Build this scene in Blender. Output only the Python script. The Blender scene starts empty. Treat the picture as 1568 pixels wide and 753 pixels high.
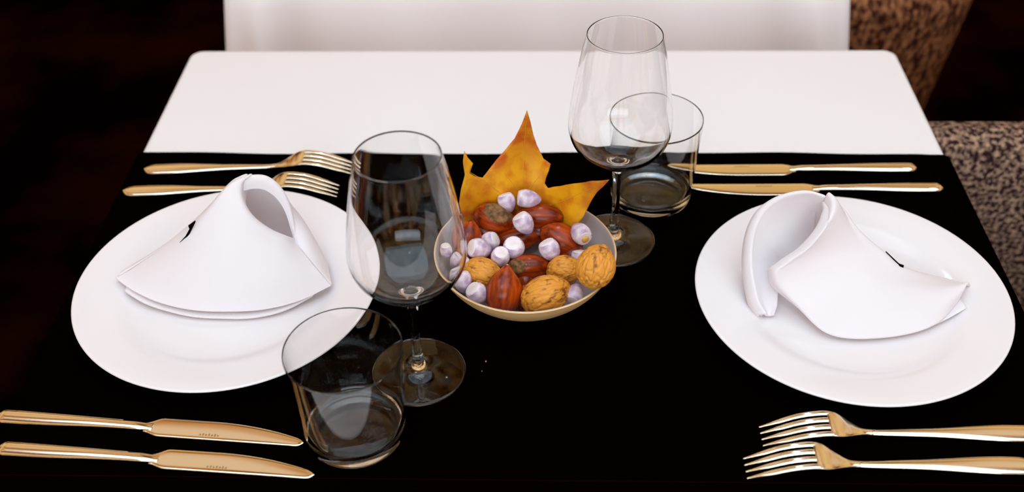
import bpy, bmesh, math, random
from mathutils import Vector, Matrix, noise
from mathutils.geometry import delaunay_2d_cdt
random.seed(4)
PI = math.pi
D = bpy.data
col = bpy.context.scene.collection
scn = bpy.context.scene
H0 = 0.75                     # height of the table top above the floor

# ------------------------------------------------------------------ camera
IW, IH, FPX = 1568, 753, 1670.16
CP = Vector((0.0203, -0.6872, 0.6685))          # relative to the table top
CF = Vector((-0.0304, 0.7661, -0.6420)).normalized()
CR = Vector((0.9995, 0.0258, -0.0165)).normalized()
CU = CR.cross(CF).normalized()
CR = CF.cross(CU).normalized()
cam = D.objects.new('camera', D.cameras.new('camera'))
col.objects.link(cam)
m = Matrix((CR, CU, -CF)).transposed().to_4x4()
m.translation = CP + Vector((0, 0, H0))
cam.matrix_world = m
cam.data.sensor_width = 36
cam.data.lens = FPX / IW * 36
cam.data.clip_start = 0.02
cam.data.dof.use_dof = True
cam.data.dof.focus_distance = 0.93
cam.data.dof.aperture_fstop = 4.2
scn.camera = cam

# ------------------------------------------------------------------ view + world + lamps
vs = scn.view_settings
scn.display_settings.display_device = 'sRGB'
vs.view_transform = 'Standard'; vs.look = 'None'; vs.gamma = 1; vs.use_curve_mapping = False
vs.exposure = 0.0

def world_setup():
    w = D.worlds.new('warm_noise_world'); scn.world = w; w.use_nodes = True
    nt = w.node_tree; nt.nodes.clear()
    N = nt.nodes.new; L = nt.links.new
    tc = N('ShaderNodeTexCoord')
    mp = N('ShaderNodeMapping'); mp.inputs['Scale'].default_value = (5.0, 5.0, 5.0)
    nz = N('ShaderNodeTexNoise'); nz.inputs['Scale'].default_value = 1.0; nz.inputs['Detail'].default_value = 1.5
    cr = N('ShaderNodeValToRGB')
    e = cr.color_ramp.elements
    e[0].position = 0.41; e[0].color = (0.06, 0.015, 0.006, 1)
    e[1].position = 0.62; e[1].color = (1.0, 0.74, 0.50, 1)
    k = cr.color_ramp.elements.new(0.47); k.color = (0.62, 0.24, 0.04, 1)
    k = cr.color_ramp.elements.new(0.55); k.color = (0.80, 0.47, 0.22, 1)
    bg = N('ShaderNodeBackground'); bg.inputs['Strength'].default_value = WORLD
    out = N('ShaderNodeOutputWorld')
    L(tc.outputs['Generated'], mp.inputs['Vector']); L(mp.outputs['Vector'], nz.inputs['Vector'])
    # gold band added to the world for the cutlery to reflect
    sx = N('ShaderNodeSeparateXYZ'); L(tc.outputs['Generated'], sx.inputs[0])
    bd = N('ShaderNodeValToRGB'); q = bd.color_ramp.elements
    q[0].position = 0.30; q[0].color = (0, 0, 0, 1); q[1].position = 0.67; q[1].color = (0, 0, 0, 1)
    k = q.new(0.48); k.color = (.8, .8, .8, 1); k = q.new(0.60); k.color = (.8, .8, .8, 1)
    L(sx.outputs['Z'], bd.inputs['Fac'])
    mx = N('ShaderNodeMixRGB'); mx.inputs[2].default_value = (1.05, 0.70, 0.30, 1)
    L(bd.outputs[0], mx.inputs[0]); L(cr.outputs['Color'], mx.inputs[1])
    L(nz.outputs['Fac'], cr.inputs['Fac']); L(mx.outputs[0], bg.inputs['Color']); L(bg.outputs[0], out.inputs[0])
WORLD = 0.72
world_setup()

def area(name, loc, target, sx, sy, power, color, shape='RECTANGLE'):
    l = D.lights.new(name, 'AREA'); l.shape = shape; l.size = sx; l.size_y = sy; l.energy = power; l.color = color
    o = D.objects.new(name, l); col.objects.link(o)
    o.location = Vector(loc) + Vector((0, 0, H0))
    d = Vector(target) - Vector(loc)
    o.rotation_euler = d.to_track_quat('-Z', 'Y').to_euler()
    return o
area('overhead_key', (0.1, -0.3, 1.8), (0, 0.1, 0), 2.6, 2.2, 37, (0.60, 0.83, 1.0))  # unseen soft panel added overhead to light the whites evenly
area('front_fill', (0.2, -3.2, 1.1), (0, 0.6, -0.1), 3.0, 1.4, 52, (0.70, 0.86, 1.0))  # unseen panel added in front to brighten the hanging cloth and napkins
area('pendant_spot', (0.05, 1.15, 1.55), (0, 0.1, 0), 0.05, 0.05, 2.6, (0.75, 0.8, 1.0), 'DISK')
area('ceiling_spot', (-0.1, -0.75, 1.6), (0, 0.1, 0), 0.045, 0.045, 2.6, (0.75, 0.8, 1.0), 'DISK')

# ------------------------------------------------------------------ helpers
def ray(px, py):
    return (CF * FPX + CR * (px - IW / 2) - CU * (py - IH / 2)).normalized()
def pz(px, py, z):
    d = ray(px, py); return CP + d * ((z - CP.z) / d.z)
def pY(px, py, Y):
    d = ray(px, py); return CP + d * ((Y - CP.y) / d.y)

def setp(o, label=None, cat=None, group=None, kind=None):
    if label: o['label'] = label
    if cat: o['category'] = cat
    if group: o['group'] = group
    if kind: o['kind'] = kind
    return o
def empty(name, loc=(0, 0, 0), rz=0, **k):
    o = D.objects.new(name, None); col.objects.link(o); o.empty_display_size = 0.03
    o.location = Vector(loc) + Vector((0, 0, H0)); o.rotation_euler = (0, 0, rz)
    return setp(o, **k)
def mesh(name, verts, faces, mat, parent=None, smooth=True, loc=None):
    me = D.meshes.new(name); me.from_pydata([tuple(v) for v in verts], [], faces); me.update()
    bm = bmesh.new(); bm.from_mesh(me); bmesh.ops.remove_doubles(bm, verts=bm.verts, dist=1e-6)
    bmesh.ops.recalc_face_normals(bm, faces=bm.faces); bm.to_mesh(me); bm.free()
    me.materials.append(mat)
    if smooth: me.polygons.foreach_set('use_smooth', [True] * len(me.polygons))
    o = D.objects.new(name, me); col.objects.link(o)
    if parent: o.parent = parent
    elif loc is None: o.location = (0, 0, H0)
    if loc is not None: o.location = Vector(loc) + (Vector((0, 0, 0)) if parent else Vector((0, 0, H0)))
    return o
def solid(o, t, off=-1):
    s = o.modifiers.new('solid', 'SOLIDIFY'); s.thickness = t; s.offset = off; return o
def subd(o, n=1):
    s = o.modifiers.new('subd', 'SUBSURF'); s.levels = n; s.render_levels = n; return o
def bevel(o, w, seg=3):
    s = o.modifiers.new('bevel', 'BEVEL'); s.width = w; s.segments = seg; s.limit_method = 'ANGLE'; return o
def copy_tree(o, parent=None):
    c = o.copy(); col.objects.link(c); c.parent = parent
    for ch in list(o.children): copy_tree(ch, c)
    return c
def lathe(prof, n=96, cx=0, cy=0):
    vs_, fs = [], []
    ring = []
    for r, z in prof:
        if r < 1e-6:
            ring.append([len(vs_)]); vs_.append((cx, cy, z))
        else:
            ring.append(list(range(len(vs_), len(vs_) + n)))
            for i in range(n):
                a = 2 * PI * i / n; vs_.append((cx + r * math.cos(a), cy + r * math.sin(a), z))
    for a, b in zip(ring[:-1], ring[1:]):
        for i in range(n):
            j = (i + 1) % n
            if len(a) == 1 and len(b) == 1: continue
            if len(a) == 1: fs.append((a[0], b[i], b[j]))
            elif len(b) == 1: fs.append((a[i], a[j], b[0]))
            else: fs.append((a[i], a[j], b[j], b[i]))
    return vs_, fs
def catmull(p, t):
    n = len(p) - 1
    i = min(int(t), n - 1); f = t - i
    p1, p2 = p[i], p[i + 1]
    p0 = p[i - 1] if i > 0 else p1 * 2 - p2
    p3 = p[i + 2] if i + 2 <= n else p2 * 2 - p1
    return 0.5 * ((2 * p1) + (p2 - p0) * f + (2 * p0 - 5 * p1 + 4 * p2 - p3) * f * f + (3 * p1 - p0 - 3 * p2 + p3) * f ** 3)
def resample(p, n):
    return [catmull(p, (len(p) - 1) * i / (n - 1)) for i in range(n)]
def resample_len(p, n):
    d = resample(p, 240); acc = [0]
    for a, b in zip(d[:-1], d[1:]): acc.append(acc[-1] + (b - a).length)
    out = []; k = 0
    for i in range(n):
        t = acc[-1] * i / (n - 1)
        while k < len(acc) - 2 and acc[k + 1] < t: k += 1
        f = (t - acc[k]) / max(1e-9, acc[k + 1] - acc[k]); out.append(d[k].lerp(d[k + 1], min(1, f)))
    return out
def grid(rows, nu, nv, closed=False):
    """rows: list of curves (each the same count of 3D points)"""
    R_ = [resample(r, nu) for r in rows]
    cols = [resample([r[i] for r in R_], nv) for i in range(nu)]
    v = [cols[i][j] for j in range(nv) for i in range(nu)]
    f = []
    for j in range(nv - 1):
        for i in range(nu - 1):
            f.append((j * nu + i, j * nu + i + 1, (j + 1) * nu + i + 1, (j + 1) * nu + i))
    return v, f
def loft(stations, n=20, cap=True, power=2.0):
    """stations: (x, y, z, half_width_y, half_thick_z)"""
    v, f = [], []
    if cap:      # tight end rings keep the shading of the sides clean
        a, b = stations[0], stations[-1]
        q = lambda s_, d: (s_[0] + d, s_[1], s_[2], s_[3] * .995, s_[4] * .995)
        sg = 4e-5 if b[0] > a[0] else -4e-5
        stations = [q(a, -sg)] + list(stations) + [q(b, sg)]
    for (x, y, z, w, t) in stations:
        for i in range(n):
            a = 2 * PI * i / n; c, s = math.cos(a), math.sin(a)
            v.append((x, y + w * math.copysign(abs(c) ** (2 / power), c), z + t * math.copysign(abs(s) ** (2 / power), s)))
    for k in range(len(stations) - 1):
        for i in range(n):
            j = (i + 1) % n; f.append((k * n + i, k * n + j, (k + 1) * n + j, (k + 1) * n + i))
    if cap:
        f.append(tuple(range(n))[::-1]); f.append(tuple((len(stations) - 1) * n + i for i in range(n)))
    return v, f
def tube(pts, r, n=10):
    v, f = [], []
    for k, p in enumerate(pts):
        t = (pts[min(k + 1, len(pts) - 1)] - pts[max(k - 1, 0)]).normalized()
        a = t.cross(Vector((0.13, 0.2, 1))).normalized(); b = t.cross(a)
        rr = r(k / (len(pts) - 1)) if callable(r) else r
        for i in range(n):
            q = 2 * PI * i / n; v.append(p + a * rr * math.cos(q) + b * rr * math.sin(q))
    for k in range(len(pts) - 1):
        for i in range(n):
            j = (i + 1) % n; f.append((k * n + i, k * n + j, (k + 1) * n + j, (k + 1) * n + i))
    f.append(tuple(range(n))); f.append(tuple((len(pts) - 1) * n + i for i in range(n))[::-1])
    return v, f
def box(x0, x1, y0, y1, z0, z1):
    v = [(x, y, z) for x in (x0, x1) for y in (y0, y1) for z in (z0, z1)]
    return v, [(0, 1, 3, 2), (4, 6, 7, 5), (0, 4, 5, 1), (2, 3, 7, 6), (0, 2, 6, 4), (1, 5, 7, 3)]
def sphere(nu=48, nv=32):
    v = [Vector((0, 0, 1))]
    for j in range(1, nv):
        th = PI * j / nv
        for i in range(nu):
            a = 2 * PI * i / nu; v.append(Vector((math.sin(th) * math.cos(a), math.sin(th) * math.sin(a), math.cos(th))))
    v.append(Vector((0, 0, -1))); f = []
    for i in range(nu): f.append((0, 1 + i, 1 + (i + 1) % nu))
    for j in range(nv - 2):
        for i in range(nu):
            a = 1 + j * nu; f.append((a + i, a + nu + i, a + nu + (i + 1) % nu, a + (i + 1) % nu))
    a = 1 + (nv - 2) * nu
    for i in range(nu): f.append((a + i, len(v) - 1, a + (i + 1) % nu))
    return v, f

# ------------------------------------------------------------------ materials
def mat(name, color, rough=0.5, metal=0.0, spec=0.5, noise_to=None, nscale=50, nmap=(1, 1, 1), lo=0.4, hi=0.6, detail=3,
        bump=0, bscale=200, bmap=(1, 1, 1), bdist=0.001, trans=0, ior=1.45, coat=0, sheen=0, sss=0, rough_to=None):
    m_ = D.materials.new(name); m_.use_nodes = True; nt = m_.node_tree
    b = nt.nodes['Principled BSDF']; N = nt.nodes.new; L = nt.links.new
    b.inputs['Base Color'].default_value = (*color, 1); b.inputs['Roughness'].default_value = rough
    b.inputs['Metallic'].default_value = metal; b.inputs['IOR'].default_value = ior
    b.inputs['Specular IOR Level'].default_value = spec; b.inputs['Transmission Weight'].default_value = trans
    b.inputs['Coat Weight'].default_value = coat; b.inputs['Sheen Weight'].default_value = sheen
    if sss:
        b.inputs['Subsurface Weight'].default_value = sss; b.inputs['Subsurface Radius'].default_value = (0.004, 0.002, 0.001)
    tc = N('ShaderNodeTexCoord')
    if noise_to:
        mp = N('ShaderNodeMapping'); mp.inputs['Scale'].default_value = nmap
        nz = N('ShaderNodeTexNoise'); nz.inputs['Scale'].default_value = nscale; nz.inputs['Detail'].default_value = detail
        cr = N('ShaderNodeValToRGB'); e = cr.color_ramp.elements
        e[0].position = lo; e[0].color = (*color, 1); e[1].position = hi; e[1].color = (*noise_to, 1)
        L(tc.outputs['Object'], mp.inputs['Vector']); L(mp.outputs[0], nz.inputs['Vector']); L(nz.outputs['Fac'], cr.inputs['Fac'])
        L(cr.outputs['Color'], b.inputs['Base Color'])
        if rough_to is not None:
            mr = N('ShaderNodeMapRange'); mr.inputs['From Min'].default_value = lo; mr.inputs['From Max'].default_value = hi
            mr.inputs['To Min'].default_value = rough; mr.inputs['To Max'].default_value = rough_to
            L(nz.outputs['Fac'], mr.inputs['Value']); L(mr.outputs[0], b.inputs['Roughness'])
    if bump:
        mp = N('ShaderNodeMapping'); mp.inputs['Scale'].default_value = bmap
        nz = N('ShaderNodeTexNoise'); nz.inputs['Scale'].default_value = bscale; nz.inputs['Detail'].default_value = 4
        bp = N('ShaderNodeBump'); bp.inputs['Strength'].default_value = bump; bp.inputs['Distance'].default_value = bdist
        L(tc.outputs['Object'], mp.inputs['Vector']); L(mp.outputs[0], nz.inputs['Vector']); L(nz.outputs['Fac'], bp.inputs['Height'])
        L(bp.outputs[0], b.inputs['Normal'])
    return m_
def weave(name, color, color2, rough, spec, scale, bump=0.3):
    """woven cloth: two crossed wave patterns"""
    m_ = mat(name, color, rough, spec=spec); nt = m_.node_tree; N = nt.nodes.new; L = nt.links.new
    b = nt.nodes['Principled BSDF']; tc = N('ShaderNodeTexCoord')
    ws = []
    for ax in ('X', 'Y'):
        w = N('ShaderNodeTexWave'); w.wave_type = 'BANDS'; w.bands_direction = ax
        w.inputs['Scale'].default_value = scale; w.inputs['Distortion'].default_value = 1.2; w.inputs['Detail'].default_value = 2
        L(tc.outputs['Object'], w.inputs['Vector']); ws.append(w)
    mx = N('ShaderNodeMath'); mx.operation = 'MULTIPLY'
    L(ws[0].outputs['Fac'], mx.inputs[0]); L(ws[1].outputs['Fac'], mx.inputs[1])
    mp = N('ShaderNodeMapping'); mp.inputs['Scale'].default_value = (1, 7, 1)
    L(tc.outputs['Object'], mp.inputs['Vector'])
    nz = N('ShaderNodeTexNoise'); nz.inputs['Scale'].default_value = 90; nz.inputs['Detail'].default_value = 5; L(mp.outputs[0], nz.inputs['Vector'])
    m2 = N('ShaderNodeMath'); m2.operation = 'MULTIPLY'; L(mx.outputs[0], m2.inputs[0]); L(nz.outputs['Fac'], m2.inputs[1])
    cr = N('ShaderNodeValToRGB'); e = cr.color_ramp.elements
    e[0].position = 0.05; e[0].color = (*color, 1); e[1].position = 0.5; e[1].color = (*color2, 1)
    L(m2.outputs[0], cr.inputs['Fac']); L(cr.outputs[0], b.inputs['Base Color'])
    bp = N('ShaderNodeBump'); bp.inputs['Strength'].default_value = bump; bp.inputs['Distance'].default_value = 0.0003
    L(mx.outputs[0], bp.inputs['Height']); L(bp.outputs[0], b.inputs['Normal'])
    return m_

M_white = weave('white_linen', (0.86, 0.83, 0.84), (0.89, 0.86, 0.87), 0.9, 0.1, 400, 0.1)
M_drape = mat('white_drape', (0.96, 0.89, 0.90), 0.9, spec=0.1)
M_napkin = mat('napkin_cotton', (0.96, 0.91, 0.93), 0.9, spec=0.1, bump=0.06, bscale=900, sss=0.0)
def add_translucency(m_, fac, color):
    """thin cloth lets some light through"""
    nt = m_.node_tree; b = nt.nodes['Principled BSDF']; out = nt.nodes['Material Output']
    t = nt.nodes.new('ShaderNodeBsdfTranslucent'); t.inputs['Color'].default_value = (*color, 1)
    mx = nt.nodes.new('ShaderNodeMixShader'); mx.inputs[0].default_value = fac
    nt.links.new(b.outputs[0], mx.inputs[1]); nt.links.new(t.outputs[0], mx.inputs[2]); nt.links.new(mx.outputs[0], out.inputs['Surface'])
add_translucency(M_napkin, 0.27, (0.97, 0.93, 0.95))
M_black = weave('black_linen', (0.0004, 0.0001, 0.0001), (0.0042, 0.0012, 0.0008), 1.0, 0.0, 330, 0.4)
M_thread = mat('dark_thread', (0.006, 0.001, 0.0006), 0.9, spec=0.0)
M_porc = mat('porcelain', (0.84, 0.79, 0.80), 0.12, spec=0.5, coat=0.0)
M_cream = mat('cream_ceramic', (0.80, 0.50, 0.22), 0.3, spec=0.4)
M_glaze = mat('pale_glaze', (0.40, 0.35, 0.35), 0.2, spec=0.5)
M_glass = mat('clear_glass', (1, 1, 1), 0.0, trans=1.0, ior=1.40)
M_steel = mat('polished_steel', (0.96, 0.86, 0.70), 0.13, metal=1.0, bump=0.015, bscale=60)
M_blade = mat('blade_steel', (0.96, 0.86, 0.70), 0.07, metal=1.0)
M_engr = mat('engraving', (0.55, 0.38, 0.22), 0.4, metal=1.0)
M_chest = mat('chestnut_shell', (0.11, 0.008, 0.001), 0.25, spec=.4, noise_to=(0.46, 0.060, 0.003), nscale=60, nmap=(0.35, 3, 3), lo=0.35, hi=0.65)
M_hilum = mat('chestnut_base', (0.09, 0.035, 0.010), 0.75, noise_to=(0.34, 0.17, 0.05), nscale=220, lo=0.35, hi=0.7, bump=0.3, bscale=400)
M_tip = mat('nut_tip', (0.62, 0.40, 0.12), 0.7)
M_wal = mat('walnut_shell', (0.22, 0.060, 0.006), 0.55, noise_to=(0.72, 0.29, 0.030), nscale=170, nmap=(.5, 1.3, 1.3), lo=0.33, hi=0.47, detail=5, bump=0.45, bscale=260)
M_frost = mat('frosted_shell', (0.46, 0.32, 0.46), 0.6, noise_to=(0.86, 0.74, 0.80), nscale=120, lo=0.40, hi=0.64, bump=0.1, bscale=300)
M_scar = mat('frosted_base', (0.88, 0.80, 0.83), 0.65, noise_to=(0.82, 0.70, 0.66), nscale=180, lo=0.45, hi=0.7, bump=0.1, bscale=300)
M_kern = mat('golden_kernel', (0.75, 0.38, 0.06), 0.4)
M_fabric = mat('mottled_upholstery', (0.028, 0.010, 0.013), 0.95, spec=0.1, noise_to=(0.47, 0.30, 0.20), nscale=165, lo=0.42, hi=0.66, detail=4, bump=0.5, bscale=300, bdist=0.003)
M_fabric2 = mat('mottled_upholstery_dim', (0.035, 0.008, 0.004), 0.95, spec=0.1, noise_to=(0.34, 0.14, 0.06), nscale=115, nmap=(1, 1, 0.6), lo=0.40, hi=0.68, detail=4, bump=0.5, bscale=260, bdist=0.003)  # same fabric as M_fabric, its dimmer, warmer light put into the colour
M_seat = mat('seat_in_shade', (0.002, 0.001, 0.001), 0.9, spec=0.05)  # shade on the seat fabric put into its colour; napkin slivers reuse it
M_wood = mat('dark_wood', (0.02, 0.008, 0.004), 0.5, noise_to=(0.05, 0.02, 0.01), nscale=8, nmap=(1, 8, 1))
M_floor = mat('dark_red_carpet', (0.0010, 0.0002, 0.0001), 1.0, spec=0.0, noise_to=(0.014, 0.0022, 0.0006), nscale=3, lo=0.40, hi=0.65, detail=4)
M_crumb = mat('bread_crumb', (0.5, 0.2, 0.08), 0.8)

# ------------------------------------------------------------------ floor
fl = mesh('floor', *box(-3, 3, -2.5, 4.5, -0.80, -0.75), M_floor, smooth=False)
fl['kind'] = 'structure'

# ------------------------------------------------------------------ tables
def pedestal_table(y0, y1, x0, x1, top, label):
    t = empty('dining_table', ((x0 + x1) / 2, (y0 + y1) / 2, -0.75), label=label, cat='table')
    cx, cy = (x0 + x1) / 2, (y0 + y1) / 2; hx, hy = (x1 - x0) / 2, (y1 - y0) / 2
    o = mesh('tabletop', *box(-hx, hx, -hy, hy, 0.75 + top - 0.02, 0.75 + top), M_wood, t, False, loc=(0, 0, 0)); bevel(o, 0.006)
    v, f = lathe([(0, 0.70), (0.10, 0.70), (0.10, 0.69), (0.045, 0.66), (0.038, 0.4), (0.04, 0.05), (0.06, 0.03), (0, 0.03)], 40)
    mesh('pedestal', v, f, M_wood, t, loc=(0, 0, 0.75 + top - 0.73))
    v, f = lathe([(0, 0.0), (0.24, 0.0), (0.245, 0.008), (0.2, 0.02), (0.06, 0.035), (0, 0.035)], 64)
    mesh('base_plate', v, f, M_wood, t, loc=(0, 0, 0.001))
    return t
TX0, TX1, TY0, TY1 = -0.4135, 0.4395, -0.42, 0.4825
pedestal_table(TY0 + 0.006, TY1 - 0.006, TX0 + 0.006, TX1 - 0.006, -0.003, 'near dining table hidden under the white cloth and black cross runner')
pedestal_table(0.66, 1.50, -0.395, 0.402, -0.003, 'far dining table under a white cloth, behind the laid table')

def rrect(x0, x1, y0, y1, r, n=8):
    pts = []
    for cx, cy, a0 in ((x1 - r, y1 - r, 0), (x0 + r, y1 - r, 90), (x0 + r, y0 + r, 180), (x1 - r, y0 + r, 270)):
        for i in range(n + 1):
            a = math.radians(a0 + 90 * i / n); pts.append((cx + r * math.cos(a), cy + r * math.sin(a), math.cos(a), math.sin(a)))
    # densify straight runs
    out = []
    for a, b in zip(pts, pts[1:] + pts[:1]):
        L_ = math.hypot(b[0] - a[0], b[1] - a[1]); k = max(1, int(L_ / 0.015))
        for i in range(k):
            t = i / k; out.append((a[0] + (b[0] - a[0]) * t, a[1] + (b[1] - a[1]) * t, a[2] + (b[2] - a[2]) * t, a[3] + (b[3] - a[3]) * t))
    return out
def tablecloth():
    P = rrect(TX0, TX1, TY0, TY1, 0.016)
    n = len(P); v, f = [], []
    prof = [(-0.006, 0.0), (-0.0015, -0.0012), (0.0, -0.005), (0.001, -0.02)] + [(0.001 + 0.002 * k / 8, -0.02 - 0.26 * k / 8) for k in range(1, 9)]
    for k, (o, z) in enumerate(prof):
        for i, (x, y, nx, ny) in enumerate(P):
            w = max(0, k - 3) / 8 * 0.002 * math.sin(i * 0.33) * math.sin(i * 0.05 + 1)
            v.append((x + nx * (o + w), y + ny * (o + w), z))
    for k in range(len(prof) - 1):
        for i in range(n): j = (i + 1) % n; f.append((k * n + i, k * n + j, (k + 1) * n + j, (k + 1) * n + i))
    f.append(tuple(range(n)))
    o = mesh('tablecloth', v, f, M_white)
    return setp(o, 'plain white tablecloth on the near table, bare in a broad band at the back', 'tablecloth')
tablecloth()
def runner():
    xs = [(TX0 - 0.010 - 0.010 * k / 8, -0.012 - 0.26 * (8 - 0) / 8 * k / 8) for k in range(8, 0, -1)]
    left = [(TX0 - 0.0075 - 0.006 * k / 8, -0.02 - 0.24 * k / 8) for k in range(8, -1, -1)] + [(TX0 - 0.0055, -0.008), (TX0 - 0.003, -0.0005), (TX0 + 0.003, 0.0022)]
    right = [(TX1 - 0.003, 0.0022), (TX1 + 0.003, -0.0005), (TX1 + 0.0055, -0.008)] + [(TX1 + 0.0075 + 0.006 * k / 8, -0.02 - 0.24 * k / 8) for k in range(0, 9)]
    mid = [(TX0 + 0.003 + (TX1 - TX0 - 0.006) * k / 60, 0.0022) for k in range(1, 60)]
    line = left + mid + right
    ys = [-0.192 + (0.2612 + 0.192) * k / 50 for k in range(51)]
    v, f = [], []
    for y in ys:
        e = 1 if y > 0.26 else 0
        for i, (x, z) in enumerate(line):
            s = max(0, -z - 0.02) / 0.24
            w = s * 0.003 * math.sin(y * 38) if z < -0.02 else 0
            yy = y + e * (0.0014 * math.sin(x * 9) + 0.0006 * math.sin(x * 31) - 0.0010 * (x > 0.42) )
            v.append((x + (w if x > 0 else -w), yy, z + (0.0005 * math.sin(x * 40) * math.sin(y * 30 + x * 12) if z > 0.002 else 0)))
    n = len(line)
    for j in range(len(ys) - 1):
        for i in range(n - 1): f.append((j * n + i, j * n + i + 1, (j + 1) * n + i + 1, (j + 1) * n + i))
    o = mesh('table_runner', v, f, M_black); solid(o, 0.0012, -1)
    setp(o, 'wide black linen runner laid across the near table under the plates', 'table runner')
    pts = [Vector((x, -0.1685, 0.0027)) for x in [TX0 + 0.01 + (TX1 - TX0 - 0.02) * k / 60 for k in range(61)]]
    s = mesh('hem_stitching', *tube(pts, 0.0005, 6), M_thread, o, loc=(0, 0, 0))
    return o
runner()
TT = 0.0025      # top of the runner

def far_cloth():
    """white cloth of the table behind: top and front drop"""
    Y0 = 0.645; n = 90; v, f = [], []
    prof = [(1.50, 0.0), (1.1, 0.0), (0.70, 0.0), (Y0 + 0.008, 0.0), (Y0 + 0.002, -0.002), (Y0, -0.008)] + [(Y0 - 0.001 - 0.012 * k / 14, -0.008 - 0.34 * k / 14) for k in range(1, 15)]
    for (y, z) in prof:
        s = max(0, -z) / 0.35
        for i in range(n):
            u = i / (n - 1); x = -0.412 + 0.833 * u
            x += (u - 0.5) * 0.10 * s
            d = 0
            for c, wd, am in ((0.05, 0.018, 0.024), (0.105, 0.03, -0.018), (0.30, 0.07, 0.010), (0.52, 0.05, 0.008), (0.74, 0.05, 0.009), (0.88, 0.03, -0.016), (0.945, 0.014, 0.018)):
                cc = c + (c - 0.5) * 0.06 * s * (-1 if c < 0.2 else 1)
                d += am * math.exp(-((u - cc) / wd) ** 2)
            v.append((x, y - d * min(1, s * 2.2), z))
    for j in range(len(prof) - 1):
        for i in range(n - 1): f.append((j * n + i, j * n + i + 1, (j + 1) * n + i + 1, (j + 1) * n + i))
    o = mesh('tablecloth', v, f, M_drape); solid(o, 0.0012, -1)
    setp(o, 'pinkish white cloth hanging in soft folds from the table behind', 'tablecloth')
far_cloth()

# ------------------------------------------------------------------ armchairs
def armchair(x0, x1, y0, y1, ztop, fab, label):
    """tub armchair open towards -x; coordinates relative to table top"""
    cx, cy = (x0 + x1) / 2, (y0 + y1) / 2
    t = empty('armchair', (cx, cy, -0.75), label=label, cat='chair', group='upholstered tub armchairs')
    hx, hy = (x1 - x0) / 2 - 0.035, (y1 - y0) / 2 - 0.035; r = 0.13
    hx0 = (x1 - x0) / 2
    path = [(-hx0, -hy, 0, -1), (-hx * 0.3, -hy, 0, -1), (hx - r, -hy, 0, -1)]
    for i in range(1, 12):
        a = -PI / 2 + PI / 2 * i / 12; path.append((hx - r + r * math.cos(a), -hy + r + r * math.sin(a), math.cos(a), math.sin(a)))
    path += [(hx, -hy + r, 1, 0), (hx, 0, 1, 0), (hx, hy - r, 1, 0)]
    for i in range(1, 12):
        a = PI / 2 * i / 12; path.append((hx - r + r * math.cos(a), hy - r + r * math.sin(a), math.cos(a), math.sin(a)))
    path += [(hx - r, hy, 0, 1), (-hx * 0.3, hy, 0, 1), (-hx0, hy, 0, 1)]
    zt = ztop + 0.75
    sec = [(-0.030, 0.20), (-0.01, 0.20), (0.012, zt - 0.30), (0.030, zt - 0.10), (0.035, zt - 0.03), (0.026, zt - 0.008), (0, zt), (-0.026, zt - 0.008), (-0.035, zt - 0.035), (-0.035, zt - 0.15), (-0.035, zt - 0.3)]
    v, f = [], []; n = len(sec)
    for (x, y, nx, ny) in path:
        for (o, z) in sec:
            k = (zt - z) * 0.10 if o > -0.03 and z < zt - 0.05 else 0
            v.append((x + nx * (o - k * 0.5), y + ny * (o - k * 0.5), z))
    for j in range(len(path) - 1):
        for i in range(n):
            k = (i + 1) % n; f.append((j * n + i, j * n + k, (j + 1) * n + k, (j + 1) * n + i))
    f.append(tuple(range(n))); f.append(tuple((len(path) - 1) * n + i for i in range(n)))
    o = mesh('backrest', v, f, fab, t, loc=(0, 0, 0)); bevel(o, 0.005, 2)
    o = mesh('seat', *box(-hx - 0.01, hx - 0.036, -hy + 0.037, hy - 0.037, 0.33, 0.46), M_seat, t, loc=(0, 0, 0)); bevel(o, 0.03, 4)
    o = mesh('seat_frame', *box(-hx, hx - 0.04, -hy + 0.04, hy - 0.04, 0.20, 0.329), fab, t, loc=(0, 0, 0)); bevel(o, 0.01)
    for sx in (-1, 1):
        for sy in (-1, 1):
            v, f = lathe([(0, 0.0), (0.011, 0.0), (0.02, 0.20), (0, 0.20)], 16)
            mesh('leg', v, f, M_wood, t, loc=(sx * (hx - 0.06), sy * (hy - 0.04), 0.0))
    return t
armchair(0.461, 1.03, -0.27, 0.415, -0.045, M_fabric, 'grey mottled fabric armchair beside the right end of the near table')
armchair(0.20, 0.655, 0.668, 1.30, -0.026, M_fabric2, 'mottled fabric armchair tinted brown for dimmer light, beside the far white-clothed table, dark carpet to its right')

# ------------------------------------------------------------------ plates
def plate(cx, cy, label):
    prof = [(0, 0.0028), (0.045, 0.0028), (0.050, 0.0), (0.072, 0.0), (0.078, 0.0035), (0.090, 0.0085), (0.105, 0.0125), (0.122, 0.0165), (0.1335, 0.0205),
            (0.1350, 0.0218), (0.1352, 0.0228), (0.1345, 0.0236), (0.1330, 0.0237), (0.120, 0.0205), (0.104, 0.0168), (0.096, 0.0142), (0.0905, 0.0105), (0.084, 0.0078), (0.075, 0.0066), (0.05, 0.0062), (0, 0.0062)]
    v, f = lathe([(r_, z_ * .80) for r_, z_ in prof], 160)
    o = mesh('dinner_plate', v, f, M_porc, loc=(cx, cy, TT))
    return setp(o, label, 'plate', 'white dinner plates')
PLx, PLy, PRx, PRy = -0.2641, 0.0365, 0.2880, 0.0275
plate(PLx, PLy, 'round white dinner plate on the left, behind the straight-sided tumbler')
plate(PRx, PRy, 'round white dinner plate on the right, beside the two near forks')

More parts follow.
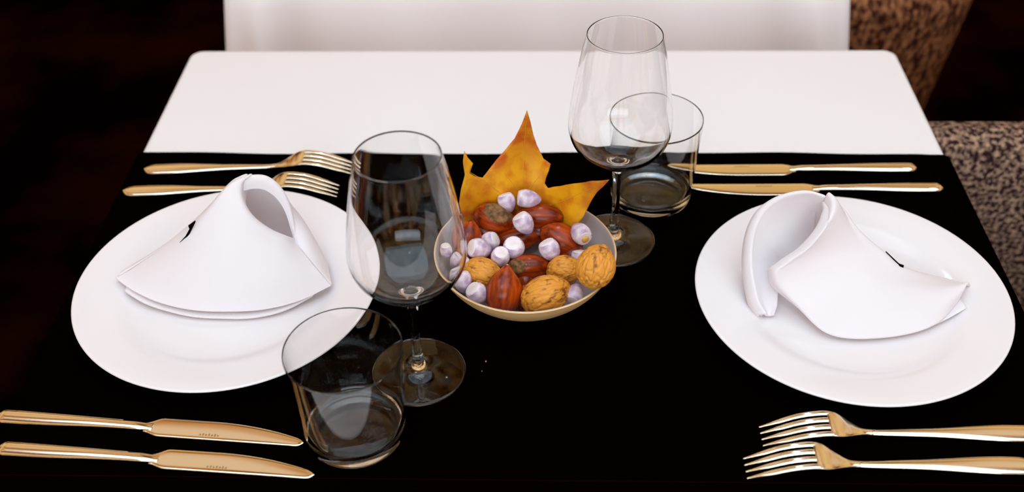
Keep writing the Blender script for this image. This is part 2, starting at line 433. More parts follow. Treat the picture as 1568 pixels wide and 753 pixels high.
# ------------------------------------------------------------------ napkins
def blend(a, b, t, bulge=Vector((0, 0, 0))):
    return [p.lerp(q, t) + bulge * math.sin(PI * t) for p, q in zip(a, b)]
def napkin_left():
    root = empty('napkin', (PLx, PLy, TT + 0.012), label='white cloth napkin on the left plate, standing cone with its open loop at the top', cat='napkin', group='folded cloth napkins')
    off = -Vector((PLx, PLy, TT + 0.012))
    Q = lambda px, py, Y: pY(px, py, Y)
    Z = lambda px, py, z: pz(px, py, z)
    lip = [Q(382, 270, .080), Q(370, 277, .074), Q(365, 295, .066), Q(369, 314, .058), Q(384, 336, .052), Q(410, 355, .052), Q(436, 366, .056), Q(453, 372, .066)]
    hem = [Z(176, 425, .021), Z(200, 443, .0195), Z(240, 462, .018), Z(290, 474, .017), Z(342, 477, .0165), Z(403, 474, .0165), Z(460, 460, .0175), Z(508, 437, .020)]
    hem = resample_len(hem, 20); lip = resample_len(lip, 20)
    inl = [p + Vector((0.001, 0.006, -0.003)) for p in lip]
    inl2 = [p + Vector((0.001, 0.009, -0.016)) for p in lip]
    rows = [inl2, inl, lip] + [blend(lip, hem, t, Vector((0, -0.004, 0.004))) for t in (0.10, 0.35, 0.65, 0.9)] + [hem]
    # silhouette: left column follows the photo
    side = [Q(351, 285, .070), Q(306, 333, .058), Q(242, 384, .051), Q(192, 418, .043)]
    for r_, p in zip(rows[3:7], side):
        d = p - r_[0]
        for i in range(10):
            w = (1 - i / 10) ** 2; r_[i] = r_[i] + d * w
    v, f = grid(rows, 70, 60)
    o = mesh('front_fold', [p + off for p in v], f, M_napkin, root, loc=(0, 0, 0)); solid(o, 0.0022, 0); subd(o)
    # back wall: from the top of the lip around the rear arc to the right foot
    arc = resample_len([Q(370, 275, .080), Q(384, 270, .083), Q(405, 270, .086), Q(425, 283, .086), Q(440, 306, .083), Q(449, 336, .077), Q(455, 371, .068)], 14)
    base = resample_len([Vector((-.330, .070, .014)), Vector((-.29, .100, .012)), Vector((-.25, .110, .012)), Vector((-.21, .103, .013)), Vector((-.185, .075, .016)), Z(506, 434, .020)], 14)
    roll = [p + Vector((-0.002, -0.006, -0.010)) for p in arc]
    rows = [roll, [p + Vector((0, -0.0035, -0.0015)) for p in arc], arc] + [blend(arc, base, t, Vector((0.0, 0.006, 0.006))) for t in (0.12, 0.4, 0.75)] + [base]
    ends = [lip[-1] + Vector((0, .001, 0)), lip[-1], lip[-1]] + [lip[-1].lerp(hem[-1], t) + Vector((0, -0.003, 0.002)) * math.sin(PI * t) for t in (.12, .4, .75)] + [hem[-1]]
    for r_, p in zip(rows, ends):
        d = p - r_[-1]
        for i in range(4): r_[len(r_) - 1 - i] = r_[len(r_) - 1 - i] + d * (1 - i / 4) ** 1.5
    v, f = grid(rows, 60, 40)
    o = mesh('back_fold', [p + off for p in v], f, M_napkin, root, loc=(0, 0, 0)); solid(o, 0.0022, 0); subd(o)
    # left rear side closing the cone
    edge = [Q(384, 275, .080), Q(370, 278, .077), Q(354, 287, .071), Q(305, 333, .059), Q(244, 382, .053), Z(178, 424, .0205)]
    rear = [Q(384, 274, .083), Q(376, 280, .086), Vector((-.262, .096, .075)), Vector((-.285, .092, .045)), Vector((-.315, .082, .020)), Vector((-.350, .050, .0150))]
    v, f = grid([edge, blend(edge, rear, .5, Vector((-.003, .002, .004))), rear], 30, 12)
    o = mesh('side_fold', [p + off for p in v], f, M_napkin, root, loc=(0, 0, 0)); solid(o, 0.002, 0); subd(o)
    # second layer showing below the hem
    low = resample_len([Z(190, 446, .0165), Z(226, 467, .0135), Z(287, 484, .0115), Z(342, 488, .0110), Z(388, 487, .0110), Z(435, 476, .0125), Z(480, 453, .0160)], 20)
    upr = [p + Vector((0.002, 0.035, 0.003)) for p in low]
    v, f = grid([low, blend(low, upr, .5), upr], 50, 10)
    o = mesh('lower_hem', [p + off for p in v], f, M_napkin, root, loc=(0, 0, 0)); solid(o, 0.0024, 0); subd(o)
    # small dark sliver at the left side
    q = [Q(299, 337, .0480), Q(288, 345, .0465), Q(290, 350, .0460), Q(284, 361, .0445), Q(275, 371, .0430), Q(281, 373, .0425), Q(287, 362, .0440), Q(293, 349, .0460)]
    v = [p + off for p in q] + [p + off + Vector((0, 0.0, -0.002)) for p in q]
    n = len(q); f = [tuple(range(n)), tuple(range(2 * n - 1, n - 1, -1))] + [(i, (i + 1) % n, n + (i + 1) % n, n + i) for i in range(n)]
    o = mesh('seam_sliver', v, f, M_seat, root, False, loc=(0, 0, 0)); o['label'] = 'small black sliver in the side seam'
napkin_left()

def napkin_right():
    root = empty('napkin', (PRx, PRy, TT + 0.012), label='white cloth napkin on the right plate, slumped loop with a rolled lobe hanging left', cat='napkin', group='folded cloth napkins')
    off = -Vector((PRx, PRy, TT + 0.012))
    Z = lambda px, py, z: pz(px, py, z)
    def L_(pts, n): return resample_len([Z(*p) for p in pts], n)
    lip = L_([(1262, 309, .090), (1270, 321, .092), (1266, 342, .088), (1251, 364, .079), (1231, 384, .069), (1207, 400, .060), (1188, 415, .052)], 14)
    low = L_([(1188, 415, .052), (1190, 430, .043), (1202, 446, .035), (1227, 471, .025), (1251, 497, .018), (1276, 512, .0145), (1320, 517, .0135), (1384, 511, .0135), (1433, 494, .0145), (1467, 460, .0170)], 22)
    AB = lip + low[1:]
    Dn = L_([(1268, 309, .090), (1290, 324, .080), (1315, 354, .064), (1354, 387, .043), (1382, 409, .030), (1423, 424, .0225), (1486, 437, .0175)], len(AB))
    nb = len(Dn) - 1
    back = [p + Vector((0.012, 0.018, 0)) * (1 - i / nb) ** .7 for i, p in enumerate(Dn)]
    for i, p in enumerate(back): p.z = 0.0175 + (p.z - 0.0175) * 0.2
    cur = [p + Vector((-0.004, 0.006, -0.004)) * min(1, .2 + i / 4) for i, p in enumerate(AB)]
    cur2 = [p + Vector((-0.002, 0.010, -0.012)) * min(1, .3 + i / 4) for i, p in enumerate(AB)]
    for i in range(len(lip), len(AB)):
        k = min(1, (i - len(lip)) / 6); cur[i] = cur[i].lerp(AB[i] + Vector((0, 0.004, -0.0008)), k); cur2[i] = cur2[i].lerp(AB[i] + Vector((0, 0.008, -0.0014)), k)
    rows = [back, Dn] + [blend(Dn, AB, t, Vector((0.0, 0.0, 0.010))) for t in (0.15, 0.4, 0.7, 0.92)] + [AB, cur, cur2]
    v, f = grid(rows, 90, 60)
    o = mesh('front_fold', [p + off for p in v], f, M_napkin, root, loc=(0, 0, 0)); solid(o, 0.0022, 0); subd(o)
    # lower layer with its own tip
    a = L_([(1265, 505, .0105), (1305, 517, .0105), (1384, 512, .0105), (1437, 495, .0115), (1481, 471, .0160)], 16)
    b = L_([(1300, 470, .0125), (1340, 470, .0135), (1390, 465, .0135), (1430, 458, .0145), (1468, 452, .0160)], 16)
    v, f = grid([a, blend(a, b, .5), b], 40, 10)
    o = mesh('lower_hem', [p + off for p in v], f, M_napkin, root, loc=(0, 0, 0)); solid(o, 0.0016, 0); subd(o)
    # loop: interior wall, rolled rim, outer wall
    E_ = L_([(1264, 301, .095), (1240, 294, .099), (1215, 296, .098), (1190, 305, .092), (1169, 322, .083), (1156, 346, .072), (1150, 373, .059), (1149, 403, .046), (1153, 434, .033), (1160, 462, .022), (1172, 481, .0155)], 24)
    F_ = L_([(1262, 330, .070), (1256, 348, .055), (1246, 366, .045), (1234, 384, .038), (1220, 398, .034), (1206, 410, .027), (1196, 424, .025), (1192, 440, .023), (1191, 455, .020), (1190, 468, .016), (1184, 482, .0135)], 24)
    G0 = [p + Vector((-0.004, 0.003, -0.004)) for p in E_]
    G1 = [p + Vector((-0.004, 0.006, -0.012)) for p in E_]
    G2 = [p + Vector((0.002, 0.004, 0)) for p in E_]
    for i, p in enumerate(G2): p.z = max(0.0145, p.z * 0.16)
    G3 = blend(G1, G2, .5)
    mids = [blend(E_, F_, t, Vector((0, 0.002, -0.004))) for t in (0.08, 0.35, 0.7)]
    v, f = grid([G2, G3, G1, G0, E_] + mids + [F_], 80, 60)
    o = mesh('loop_fold', [p + off for p in v], f, M_napkin, root, loc=(0, 0, 0)); solid(o, 0.0026, 0); subd(o)
    q = [Z(1356, 386, .0435), Z(1376, 405, .033), Z(1384, 408, .0305), Z(1383, 411, .0305), Z(1377, 410, .0315), Z(1375, 406, .033)]  # tiny dark sliver set along the fold
    v = [p + off + Vector((0, 0, .0016)) for p in q] + [p + off for p in q]
    n = len(q); f = [tuple(range(n)), tuple(range(2 * n - 1, n - 1, -1))] + [(i, (i + 1) % n, n + (i + 1) % n, n + i) for i in range(n)]
    o = mesh('seam_sliver', v, f, M_seat, root, False, loc=(0, 0, 0)); o['label'] = 'tiny dark sliver at the fold seam'
napkin_right()

# ------------------------------------------------------------------ glasses
def wine_glass(x, y, label):
    out = [(0, 0.0004), (0.030, 0.0004), (0.0376, 0.0), (0.0386, 0.0008), (0.0382, 0.0017), (0.030, 0.0030), (0.018, 0.0045), (0.010, 0.0070), (0.0062, 0.0105), (0.0046, 0.016), (0.0040, 0.025), (0.0037, 0.045), (0.0039, 0.065), (0.0048, 0.080), (0.0062, 0.087),
           (0.0100, 0.0915), (0.0180, 0.0950), (0.0270, 0.1000), (0.0350, 0.1065), (0.0410, 0.1145), (0.0445, 0.1235), (0.0456, 0.1320), (0.0450, 0.1430), (0.0430, 0.1600), (0.0398, 0.1800), (0.0358, 0.2020), (0.0331, 0.2140), (0.03215, 0.2185), (0.03185, 0.2200)]
    rim = [(0.0317, 0.2207), (0.03135, 0.2210), (0.0310, 0.2207)]
    inn = [(0.0309, 0.2200), (0.0312, 0.2185), (0.0321, 0.2140), (0.0347, 0.2020), (0.0387, 0.1800), (0.0419, 0.1600), (0.0439, 0.1430), (0.0445, 0.1320), (0.0433, 0.1240), (0.0397, 0.1155), (0.0335, 0.1080), (0.0255, 0.1020), (0.0165, 0.0975), (0.0080, 0.0955), (0, 0.0950)]
    v = [Vector((p[0], 0, p[1])) for p in out + rim + inn]
    v2 = resample(v, len(v) * 3 - 2)
    prof = [(max(0, p.x), max(0, p.z)) for p in v2]; prof[0] = (0, 0.0004); prof[-1] = (0, 0.0950)
    vv, f = lathe(prof, 128)
    o = mesh('wine_glass', vv, f, M_glass, loc=(x, y, TT + 0.0003))
    return setp(o, label, 'wine glass', 'empty stemmed wine glasses')
wine_glass(-0.0846, -0.0573, 'empty wine glass between the left plate and the bowl of nuts')
wine_glass(0.0855, 0.1160, 'empty wine glass behind the bowl, overlapping the far tumbler')
def tumbler(x, y, label, mark=False):
    R1, R0, Hh = 0.0446, 0.0398, 0.0935
    prof = [(0, 0.0012), (0.030, 0.0012), (0.034, 0.0), (0.0367, 0.0002), (0.0386, 0.0016), (0.0397, 0.005)]
    prof += [(R0 + (R1 - R0) * t, 0.005 + (Hh - 0.006) * t) for t in (0.15, .3, .45, .6, .75, .9, 0.96, 0.985, 0.993)]
    prof += [(R1 - 0.0002, Hh - 0.0002), (R1 - 0.0005, Hh), (R1 - 0.0008, Hh - 0.0005)]
    prof += [(R0 - 0.0013 + 0.0005 * t ** .5 + (R1 - R0) * t, 0.005 + (Hh - 0.006) * t) for t in (.993, .985, .96, .9, .75, .6, .45, .3, .15)]
    prof += [(0.0382, 0.013), (0.0366, 0.0100), (0.0335, 0.0082), (0.028, 0.0076), (0, 0.0074)]
    v, f = lathe(prof, 128)
    o = mesh('tumbler', v, f, M_glass, loc=(x, y, TT + 0.0003))
    return setp(o, label, 'glass', 'straight-sided water tumblers')
tumbler(-0.1289, -0.1225, 'empty straight-sided tumbler in front of the left wine glass and knives')
tumbler(0.1253, 0.1871, 'empty straight-sided tumbler at the back, touching the far knives in view')

# ------------------------------------------------------------------ cutlery
def make_fork():
    t = empty('fork')
    def zc(x):
        pts = [(0, .0012), (.012, .0065), (.028, .0128), (.042, .0160), (.052, .0165), (.060, .0145), (.068, .0108), (.078, .0068), (.09, .0052), (.12, .0052), (.17, .0044), (.22, .0030)]
        vs3 = [Vector((a, 0, b)) for a, b in pts]
        for i in range(len(pts) - 1):
            if pts[i][0] <= x <= pts[i + 1][0]:
                return catmull(vs3, i + (x - pts[i][0]) / (pts[i + 1][0] - pts[i][0])).z
        return pts[-1][1]
    ss = lambda a, b, x: (lambda q: q * q * (3 - 2 * q))(max(0, min(1, (x - a) / (b - a))))
    def hw(x):                      # half width of the head
        if x < .056: return .0105 + .0022 * ss(0, .045, x)
        return .0127 - .0097 * ss(.054, .082, x)
    th = .0010
    # head: from the slot roots to the neck
    st = []
    for k in range(25):
        x = .0505 + .0355 * k / 24
        st.append((x, 0, zc(x), hw(x), th + .0010 * ss(.068, .086, x)))
    mesh('head', *loft(st, 28, power=2.6), M_steel, t, loc=(0, 0, 0))
    w0 = hw(.0505); gap = .0024; tw = (2 * w0 - 3 * gap) / 4 / 2
    for q in range(4):
        c0 = -w0 + tw + q * (2 * tw + gap); st = []
        rootx = .0545
        for k in range(31):
            x = rootx * k / 30
            ww = tw * (0.22 + 0.78 * ss(-.004, .020, x)) * (1.0 if x < .049 else 1.0)
            if x > .0515: ww *= 1 - 0.55 * (x - .0515) / .003
            st.append((x, c0 * (0.90 + 0.10 * ss(0, .03, x)), zc(x) , ww, th * (0.5 + 0.5 * ss(-.003, .012, x)) * (0.96 if x > .049 else 1)))
        mesh('tine', *loft(st, 14, power=2.8), M_steel, t, loc=(0, 0, 0))
    # webs between tine roots are rounded by the head; handle
    st = []
    for k in range(50):
        x = .0857 + .1323 * k / 49
        w = .0030 + .0012 * ss(.0857, .13, x) + .0042 * ss(.12, .195, x); tt = .0020 + .0004 * ss(.1, .2, x)
        if x > .206: w *= math.sqrt(max(0.02, 1 - ((x - .206) / .0121) ** 2))
        st.append((x, 0, zc(x) + .0004 * ss(.12, .19, x), w, tt))
    mesh('handle', *loft(st, 28, power=2.6), M_steel, t, loc=(0, 0, 0))
    return t
fork0 = make_fork()
def place(o, x, y, deg, label, group, cat, dz=0.0, first=[None]):
    o.location = (x, y, H0 + TT + dz); o.rotation_euler = (0, 0, math.radians(deg))
    setp(o, label, cat, group)
spots = [(0.1895, -0.1245, 0.8, 'upper one of the two forks lying face down in front of the right plate'),
         (0.1730, -0.1560, 0.8, 'lower one of the two forks lying face down in front of the right plate'),
         (-0.1790, 0.2300, 181.5, 'fork lying face down behind the left plate, the one nearer the white cloth band'),
         (-0.1900, 0.1915, 181.2, 'fork lying face down behind the left plate, the one nearer the napkin')]
for i, (x, y, a, lb) in enumerate(spots):
    o = fork0 if i == 0 else copy_tree(fork0)
    place(o, x, y, a, lb, 'steel table forks', 'fork')
def make_knife():
    t = empty('table_knife')
    ss = lambda a, b, x: (lambda q: q * q * (3 - 2 * q))(max(0, min(1, (x - a) / (b - a))))
    # blade outline, x from the bolster, y<0 straight back, y>0 belly
    top, bot = [], []
    for k in range(61):
        s = k / 60; x = -.002 + .130 * s
        yt = .0042 + .0058 * ss(0.0, .10, s); yt -= .0128 * max(0, (s - .40) / .60) ** 2.0
        yb = -.0055 - .0035 * ss(0.0, .10, s)
        if s > .945:
            q = (s - .945) / .055; mid = yb + .0036; h = math.sqrt(max(0.0, 1 - q * q))
            yt = mid + max(0.0, yt - mid) * h; yb = mid - (mid - yb) * h
        top.append((x, max(yt, yb + .0002))); bot.append((x, yb))
    st = [(x, (a + b) / 2, .0026 - .0006 * k / 60, max(.0002, (a - b) / 2), .0009) for k, ((x, a), (_, b)) in enumerate(zip(top, bot))]
    mesh('blade', *loft(st, 20, power=5), M_blade, t, loc=(0, 0, 0))
    st = []
    for k in range(60):
        s = k / 59; x = .004 - .129 * s
        w = .0046 - .0004 * ss(0, .08, s) + .0026 * ss(.15, .85, s); tt = .0024 + .0010 * ss(0, .5, s)
        if s < .12: w *= .72 + .28 * ss(0, .12, s); tt *= .42 + .58 * ss(0, .12, s)
        if s > .95: w *= math.sqrt(max(.03, 1 - ((s - .95) / .0502) ** 2)); tt *= math.sqrt(max(.05, 1 - ((s - .95) / .0502) ** 2))
        st.append((x, -.0005, .0036, w, tt))
    h = mesh('handle', *loft(st, 24, power=2.4), M_steel, t, loc=(0, 0, 0))
    pts = [Vector((-.020 - .090 * k / 30, .0022 + .0018 * k / 30, .0036 + .00285 + .0004 * min(1, k / 12))) for k in range(31)]
    mesh('groove', *tube(pts, lambda s: .00025, 6), M_engr, h, loc=(0, 0, 0))
    # tiny engraved maker's strokes near the back of the blade
    vv, ff = [], []
    for k in range(7):
        b_ = box(.044 + k * .0024, .0452 + k * .0024, -.0055, -.0040 + .0006 * (k % 2), .00330, .00348); n0 = len(vv)
        vv += b_[0]; ff += [tuple(n0 + i for i in q) for q in b_[1]]
    mesh('engraving', vv, ff, M_engr, t, False, loc=(0, 0, 0))
    return t
knife0 = make_knife()
spots = [(-0.2955, -0.1215, -4.2, 'upper one of the two knives in front of the left plate'),
         (-0.2820, -0.1535, -3.8, 'lower one of the two knives in front of the left plate, beside the tumbler'),
         (0.2745, 0.2285, 180.6, 'knife behind the right plate, the one nearer the white cloth band'),
         (0.2920, 0.1950, 180.4, 'knife behind the right plate, the one partly hidden by the plate')]
for i, (x, y, a, lb) in enumerate(spots):
    o = knife0 if i == 0 else copy_tree(knife0)
    place(o, x, y, a, lb, 'steel table knives', 'knife')

# ------------------------------------------------------------------ bowl
BX, BY = 0.003, 0.0495
K = 1.038
outer = [(0, 0.0018), (0.024, 0.0018), (0.027, 0.0), (0.034, 0.0), (0.037, 0.002), (0.047, 0.0070), (0.057, 0.0145), (0.066, 0.0245), (0.0725, 0.0345), (0.0768, 0.0440), (0.0771, 0.0452), (0.0762, 0.0456)]
inner = [(0.0762, 0.0456), (0.0752, 0.0450), (0.0708, 0.0352), (0.0642, 0.0258), (0.0555, 0.0165), (0.0450, 0.0095), (0.036, 0.0055), (0.02, 0.0042), (0, 0.0042)]
def bowl_shell(name, prof, m_, parent, loc):
    n = len(prof) * 4; q = resample([Vector((a * K, 0, b)) for a, b in prof], n)
    return mesh(name, *lathe([(0 if abs(p.x) < 1e-5 else p.x, p.z * .95) for p in q], 128), m_, parent, loc=loc)
bowl = bowl_shell('nut_bowl', outer, M_cream, None, (BX, BY, TT))
setp(bowl, 'small round cream ceramic bowl heaped with nuts around an autumn leaf', 'bowl')
e = bowl_shell('inner_glaze', inner, M_glaze, bowl, (0, 0, 0)); e['label'] = 'pale greyish glazed inside'

# ------------------------------------------------------------------ nuts
def frame_at(px, py, z, deg, tilt=0.0, spin=0.0):
    """local x along the picture angle deg, local z towards the camera"""
    p = pz(px, py, z + .001); d = -ray(px, py)
    r_ = (CR - d * CR.dot(d)).normalized(); u = d.cross(r_)
    a = math.radians(deg); X = r_ * math.cos(a) + u * math.sin(a); Y = d.cross(X)
    M = Matrix((X, Y, d)).transposed().to_4x4()
    M = M @ Matrix.Rotation(tilt, 4, 'Y') @ Matrix.Rotation(spin, 4, 'X')
    M.translation = p + Vector((0, 0, H0)); return M
def scale_at(px, py, z):
    return FPX / (pz(px, py, z) - CP).dot(CF)
def sub_faces(v, f, keep):
    idx = {}; vv = []; ff = []
    for q in f:
        if keep(q):
            r_ = []
            for i in q:
                if i not in idx: idx[i] = len(vv); vv.append(v[i])
                r_.append(idx[i])
            ff.append(tuple(r_))
    return vv, ff
def nut(name, v, f, m_, M):
    o = mesh(name, v, f, m_, loc=(0, 0, 0)); o.matrix_world = M; return o
def chestnut(px, py, z, L, W, deg, label, hil=None, tip=True, tilt=0, depth=.8, ridge=0):
    s = scale_at(px, py, z); a, b = L / 2 / s, W / 2 / s; c = b * depth
    v0, f = sphere(56, 40)
    def shp(p, k=1.0):
        x, y, q = p; g = 1 - 0.30 * max(0, x) ** 2.2 - 0.05 * max(0, -x) ** 3
        g2 = 1 + 0.05 * math.sin(3 * math.atan2(y, q) + 1)
        ex = x * (1 + (.16 * max(0, x) ** 10 if tip else 0))
        return Vector((ex * a * k, y * b * g * g2 * k, q * c * g * g2 * k))
    M = frame_at(px, py, z, deg, tilt)
    o = nut('chestnut', [shp(p) for p in v0], f, M_chest, M)
    setp(o, label, 'chestnut', 'chestnuts in the bowl')
    if hil is not None:
        h = Vector(hil[:3]).normalized(); cs = math.cos(math.radians(hil[3]))
        ok = [p.dot(h) + 0.04 * math.sin(9 * math.atan2(p.x, p.y) + 2) > cs for p in v0]
        vv, ff = sub_faces([shp(p, 1.012) for p in v0], f, lambda q: all(ok[i] for i in q))
        e = mesh('base_scar', vv, ff, M_hilum, o, loc=(0, 0, 0)); solid(e, .0006, -1)
    if tip:
        vv, ff = lathe([(0, -.002), (.0016, -.0012), (.0011, .0004), (0, .0010)], 14)
        vv = [Vector((p[2] + a * 1.13, p[1], p[0])) for p in vv]
        e = mesh('tip', vv, ff, M_tip, o, loc=(0, 0, 0))
    return o
chestnut(757, 334, .046, 66, 50, -14, 'chestnut with a broad dull base scar, top left of the bowl', hil=(0.1, .55, .8, 48), tip=False, tilt=.1)
chestnut(826, 331, .046, 74, 38, 178, 'glossy chestnut at the top right of the heap, against the leaf', tip=False, depth=.9)
chestnut(859, 368, .034, 72, 52, 150, 'striped red-brown chestnut at the right, left of the nut with a golden core', tip=False)
chestnut(791, 366, .029, 76, 36, 10, 'glossy chestnut in the middle of the heap, under the top two', tip=False, depth=.9)
chestnut(809, 409, .028, 68, 42, 4, 'chestnut with a scuffed left end, above the front walnut', hil=(-.7, .1, .7, 42), tip=False, depth=.9)
chestnut(771, 447, .033, 74, 58, 82, 'pointed chestnut standing tip up at the front of the bowl', hil=(-1, 0, .35, 32), tip=True, tilt=-.1)
chestnut(717, 366, .040, 60, 40, 80, 'chestnut at the far left of the bowl, under the leaf edge', tip=False)
for px, py, z, L_, W_, dg, lb in ((757, 398, .020, 56, 34, 10, 'behind the walnut at the left'), (842, 405, .019, 52, 32, 20, 'behind the half hidden small walnut'), (745, 358, .033, 50, 36, 160, 'below the one with the broad base scar'),
        (828, 356, .031, 56, 34, 0, 'below the one against the leaf'), (875, 392, .025, 46, 34, 60, 'behind the walnut on the rim'), (800, 455, .017, 40, 26, 80, 'between the standing chestnut and the big walnut'),
        (718, 400, .029, 44, 34, 110, 'at the left behind the frosted nuts on the rim'), (805, 432, .019, 44, 28, 90, 'below the one with the scuffed end')):
    chestnut(px, py, z, L_, W_, dg, 'mostly covered filler chestnut, ' + lb, tip=False)  # filler nuts added low in the heap to darken the gaps

def walnut(px, py, z, L, W, deg, label, spin=0.0, seed=0, tilt=0):
    s = scale_at(px, py, z); a, b = L / 2 / s, W / 2 / s; c = b * .95
    v0, f = sphere(120, 90); vv = []
    for p in v0:
        r_ = 1 - .02
        q = Vector((p.x * 1.1, p.y * 2.4, p.z * 2.4)) + Vector((seed * 7, 0, 0))
        n1 = abs(noise.noise(q * 1.6)); n2 = noise.noise(q * 4.5)
        r_ -= .055 * max(0, .22 - n1) / .22; r_ += .012 * n2
        seam = math.exp(-(p.y / .055) ** 2); groove = math.exp(-(p.y / .014) ** 2)
        r_ += .045 * seam - .05 * groove
        tipx = 1 + .10 * max(0, p.x) ** 8
        vv.append(Vector((p.x * a * r_ * tipx, p.y * b * r_, p.z * c * r_)))
    M = frame_at(px, py, z, deg, tilt, spin)
    return setp(nut('walnut', vv, f, M_wal, M), label, 'walnut', 'walnuts in the bowl')
walnut(834, 452, .034, 77, 64, 22, 'big walnut at the front centre of the bowl', spin=1.15, seed=1)
walnut(912, 409, .063, 69, 64, 70, 'walnut perched on the right rim of the bowl', spin=.75, seed=2)
walnut(863, 414, .031, 54, 50, 10, 'small walnut half hidden between the two big walnuts', spin=.9, seed=3)
walnut(738, 420, .030, 64, 54, -18, 'walnut at the left of the bowl behind two frosted nuts', spin=.5, seed=4)

def frosted(px, py, z, L, W, deg, label, tilt=0.0, spin=0.0, core=False):
    s = scale_at(px, py, z); a, b = L / 2 / s * 1.08, W / 2 / s * 1.08
    v0, f = sphere(48, 32)
    cut = .62
    def shp(p, k=1.0):
        x = min(p.x, cut + (p.x - cut) * .18) if p.x > cut else p.x
        x = x * (1 + .18 * max(0, -p.x) ** 5)
        return Vector(((x + .1) * a * 1.08 * k, p.y * b * k, p.z * b * k))
    o = nut('frosted_nut', [shp(p) for p in v0], f, M_frost, frame_at(px, py, z, deg, tilt, spin))
    setp(o, label, 'nut', 'lilac and white frosted nuts')
    vv, ff = sub_faces([shp(p, 1.015) for p in v0], f, lambda q: all(v0[i].x > cut - .02 for i in q))
    e = mesh('base_scar', vv, ff, M_scar, o, loc=(0, 0, 0)); solid(e, .0003, -1)
    if core:
        vv, ff = lathe([(.0, -.001), (.0030, -.001), (.0034, .0010), (.0022, .0022), (0, .0026)], 20)
        vv = [Vector((p[2] + a * .83, p[1], p[0])) for p in vv]
        e = mesh('core', vv, ff, M_kern, o, loc=(0, 0, 0)); e['label'] = 'golden brown core in the open end'
    return o
NB = 'lilac and white frosted nut '
for a in [
    (776, 309, .058, 28, 25, 110, NB + 'at the very top left of the heap, on the leaf', -.2),
    (808, 304, .062, 34, 26, 175, NB + 'at the very top, its pale flat end to the left', -.15),
    (802, 341, .056, 32, 28, 125, NB + 'between the two topmost chestnuts', -.3),
    (749, 370, .036, 29, 27, 25, NB + 'behind the wide flat-ended one left of centre', -.5),
    (734, 381, .042, 34, 30, 172, NB + 'left of centre, its wide flat end to the left', -.5),
    (787, 380, .040, 31, 31, 100, NB + 'in the middle of the heap, flat end facing up', -.9),
    (766, 394, .038, 31, 27, 80, NB + 'just above the tip of the standing chestnut', -.9),
    (842, 382, .043, 32, 29, 120, NB + 'on the striped chestnut, right of centre', -.35),
    (889, 357, .046, 34, 28, -52, NB + 'with a golden core, at the right beside the leaf', -.75),
    (708, 430, .036, 31, 27, 100, NB + 'at the left rim, in front of the left walnut', -.2),
    (731, 449, .032, 31, 30, 140, NB + 'beside the standing chestnut, low at the front left', -.6),
    (880, 450, .034, 29, 26, 250, NB + 'at the right rim between the two big walnuts', -.5),
    (886, 394, .028, 24, 22, 90, NB + 'almost hidden behind the walnut on the rim', -.3),
    (705, 403, .037, 26, 24, 60, NB + 'at the left rim just behind the wine glass edge', -.3),
    (686, 387, .044, 24, 19, 100, NB + 'at the left rim seen through the wine glass', -.6)]:
    frosted(*a, core='golden' in a[6])

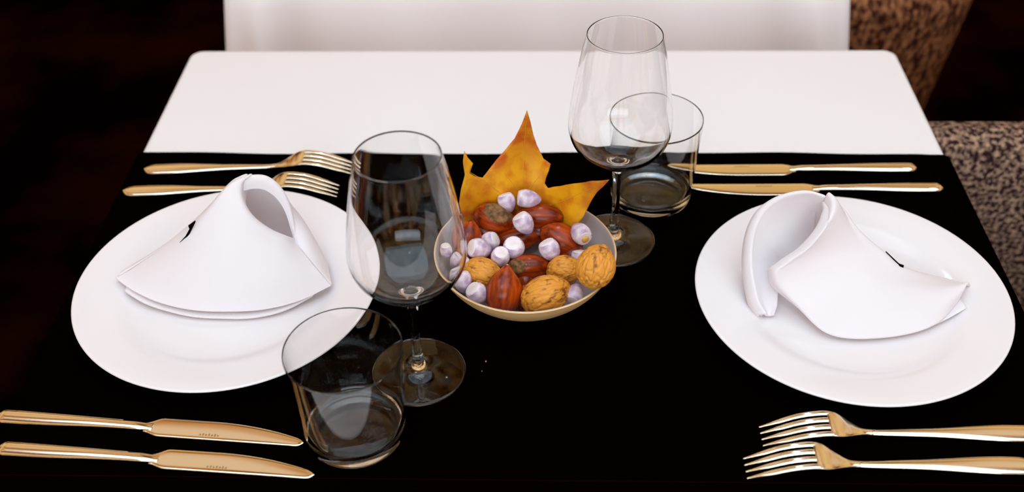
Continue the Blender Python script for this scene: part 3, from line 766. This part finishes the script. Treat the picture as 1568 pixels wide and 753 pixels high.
# ------------------------------------------------------------------ leaf
def leaf():
    out = [(730, 345), (712, 356), (706, 350), (710, 334), (706, 325), (703, 312), (706, 290), (712, 268), (709, 248), (711, 231), (716, 241), (724, 250), (719, 265), (727, 270), (739, 272), (750, 258), (760, 245), (774, 229), (788, 212), (796, 196), (802, 182), (807, 168), (812, 185),
           (817, 207), (822, 222), (832, 243), (843, 251), (840, 262), (836, 272), (834, 281), (839, 288), (858, 285), (879, 281), (905, 277), (933, 275), (925, 284), (915, 293), (905, 308), (900, 318), (893, 332), (884, 343), (874, 353), (850, 352), (830, 334), (800, 330), (760, 330)]
    def g(x, z):
        return BY + .0665 - .050 * (1 - math.exp(-(x / .062) ** 2)) + .22 * (z - .045) + .004 * math.sin(x * 90) + .003 * math.sin(z * 80 + x * 40) - (.018 * max(0, (x - .03) / .045) ** 1.5 if x > .03 else 0) * 0
    def proj(px, py):
        Y = .1
        for _ in range(12): p = pY(px, py, Y); Y = g(p.x, p.z)
        return p
    P3 = [proj(*p) for p in out]
    poly = [Vector((p.x, p.z)) for p in P3]
    # fine serration-free densify
    pd = []
    for a, b in zip(poly, poly[1:] + poly[:1]):
        for k in range(3): pd.append(a.lerp(b, k / 3))
    def inside(p):
        c = False; n = len(poly)
        for i in range(n):
            a, b = poly[i], poly[i - 1]
            if (a.y > p.y) != (b.y > p.y) and p.x < (b.x - a.x) * (p.y - a.y) / (b.y - a.y) + a.x: c = not c
        return c
    pts = list(pd)
    x = -.08
    while x < .09:
        z = -.02
        while z < .18:
            p = Vector((x + random.uniform(-.0003, .0003), z))
            if inside(p) and min((p - q).length for q in pd) > .0012: pts.append(p)
            z += .0026
        x += .0026
    n = len(pd)
    r_ = delaunay_2d_cdt(pts, [(i, (i + 1) % n) for i in range(n)], [], 1, 1e-6)
    base = Vector((0.0, BY + .06, .03))
    def full(x, z): return Vector((x, g(x, z), z)) - base
    m_ = D.materials.new('autumn_leaf'); m_.use_nodes = True; nt = m_.node_tree; N = nt.nodes.new; L = nt.links.new
    b = nt.nodes['Principled BSDF']; b.inputs['Roughness'].default_value = .5; b.inputs['Specular IOR Level'].default_value = .3
    tc = N('ShaderNodeTexCoord')
    n1 = N('ShaderNodeTexNoise'); n1.inputs['Scale'].default_value = 75; n1.inputs['Detail'].default_value = 6
    n2 = N('ShaderNodeTexNoise'); n2.inputs['Scale'].default_value = 20; n2.inputs['Detail'].default_value = 3
    L(tc.outputs['Object'], n1.inputs['Vector']); L(tc.outputs['Object'], n2.inputs['Vector'])
    c1 = N('ShaderNodeValToRGB'); e = c1.color_ramp.elements
    e[0].position = .36; e[0].color = (.56, .11, .002, 1); e[1].position = .56; e[1].color = (.82, .39, .003, 1)
    c2 = N('ShaderNodeValToRGB'); e = c2.color_ramp.elements
    e[0].position = .38; e[0].color = (.50, .085, .002, 1); e[1].position = .60; e[1].color = (.82, .39, .003, 1)
    mx = N('ShaderNodeMixRGB'); mx.inputs[0].default_value = .5
    L(n1.outputs['Fac'], c1.inputs['Fac']); L(n2.outputs['Fac'], c2.inputs['Fac']); L(c1.outputs[0], mx.inputs[1]); L(c2.outputs[0], mx.inputs[2])
    # dry reddish brown tips: distance from the leaf centre
    ln = N('ShaderNodeVectorMath'); ln.operation = 'DISTANCE'; ln.inputs[1].default_value = (0.002, 0.012, 0.045)
    L(tc.outputs['Object'], ln.inputs[0])
    mr = N('ShaderNodeMapRange'); mr.inputs['From Min'].default_value = .054; mr.inputs['From Max'].default_value = .095; L(ln.outputs['Value'], mr.inputs['Value'])
    ml = N('ShaderNodeMath'); ml.operation = 'MULTIPLY'; L(mr.outputs[0], ml.inputs[0]); L(n2.outputs['Fac'], ml.inputs[1])
    m3 = N('ShaderNodeMixRGB'); m3.inputs[2].default_value = (.33, .10, .05, 1); L(ml.outputs[0], m3.inputs[0]); L(mx.outputs[0], m3.inputs[1])
    L(m3.outputs[0], b.inputs['Base Color'])
    bp = N('ShaderNodeBump'); bp.inputs['Strength'].default_value = .4; bp.inputs['Distance'].default_value = .001; L(n1.outputs['Fac'], bp.inputs['Height']); L(bp.outputs[0], b.inputs['Normal'])
    o = mesh('maple_leaf', [full(p.x, p.y) for p in r_[0]], [tuple(q) for q in r_[2]], m_, loc=base); solid(o, .0005, 0)
    setp(o, 'yellow and orange autumn maple leaf standing up at the back of the bowl', 'leaf')
    M_vein = mat('leaf_vein', (.62, .30, .012), .6)
    for tgt, bend in (((805, 190), 3), ((717, 262), -6), ((905, 288), 4), ((832, 262), 0), ((770, 262), 0)):
        pts = []
        st = (797, 326) if tgt[0] not in (832, 770) else (801, 300)
        for k in range(24):
            s = k / 23; px = st[0] + (tgt[0] - st[0]) * s; py = st[1] + (tgt[1] - st[1]) * s + bend * math.sin(PI * s)
            p = proj(px, py); pts.append(p - base + Vector((0, -.0003, 0)))
        mesh('vein', *tube(pts, lambda s: .00055 * (1 - .7 * s), 8), M_vein, o, loc=(0, 0, 0))
leaf()

# ------------------------------------------------------------------ crumbs
for px, py, r_, lb in ((744, 553, .0007, 'tiny pinkish crumb on the black runner in front of the bowl'), (738, 568, .0004, 'tinier dim crumb just in front of the other crumb')):
    v0, f = sphere(10, 8); p = pz(px, py, TT + r_)
    setp(mesh('crumb', [q * r_ * (1 + .3 * noise.noise(q * 2)) for q in v0], f, M_crumb, loc=p), lb, 'crumb')
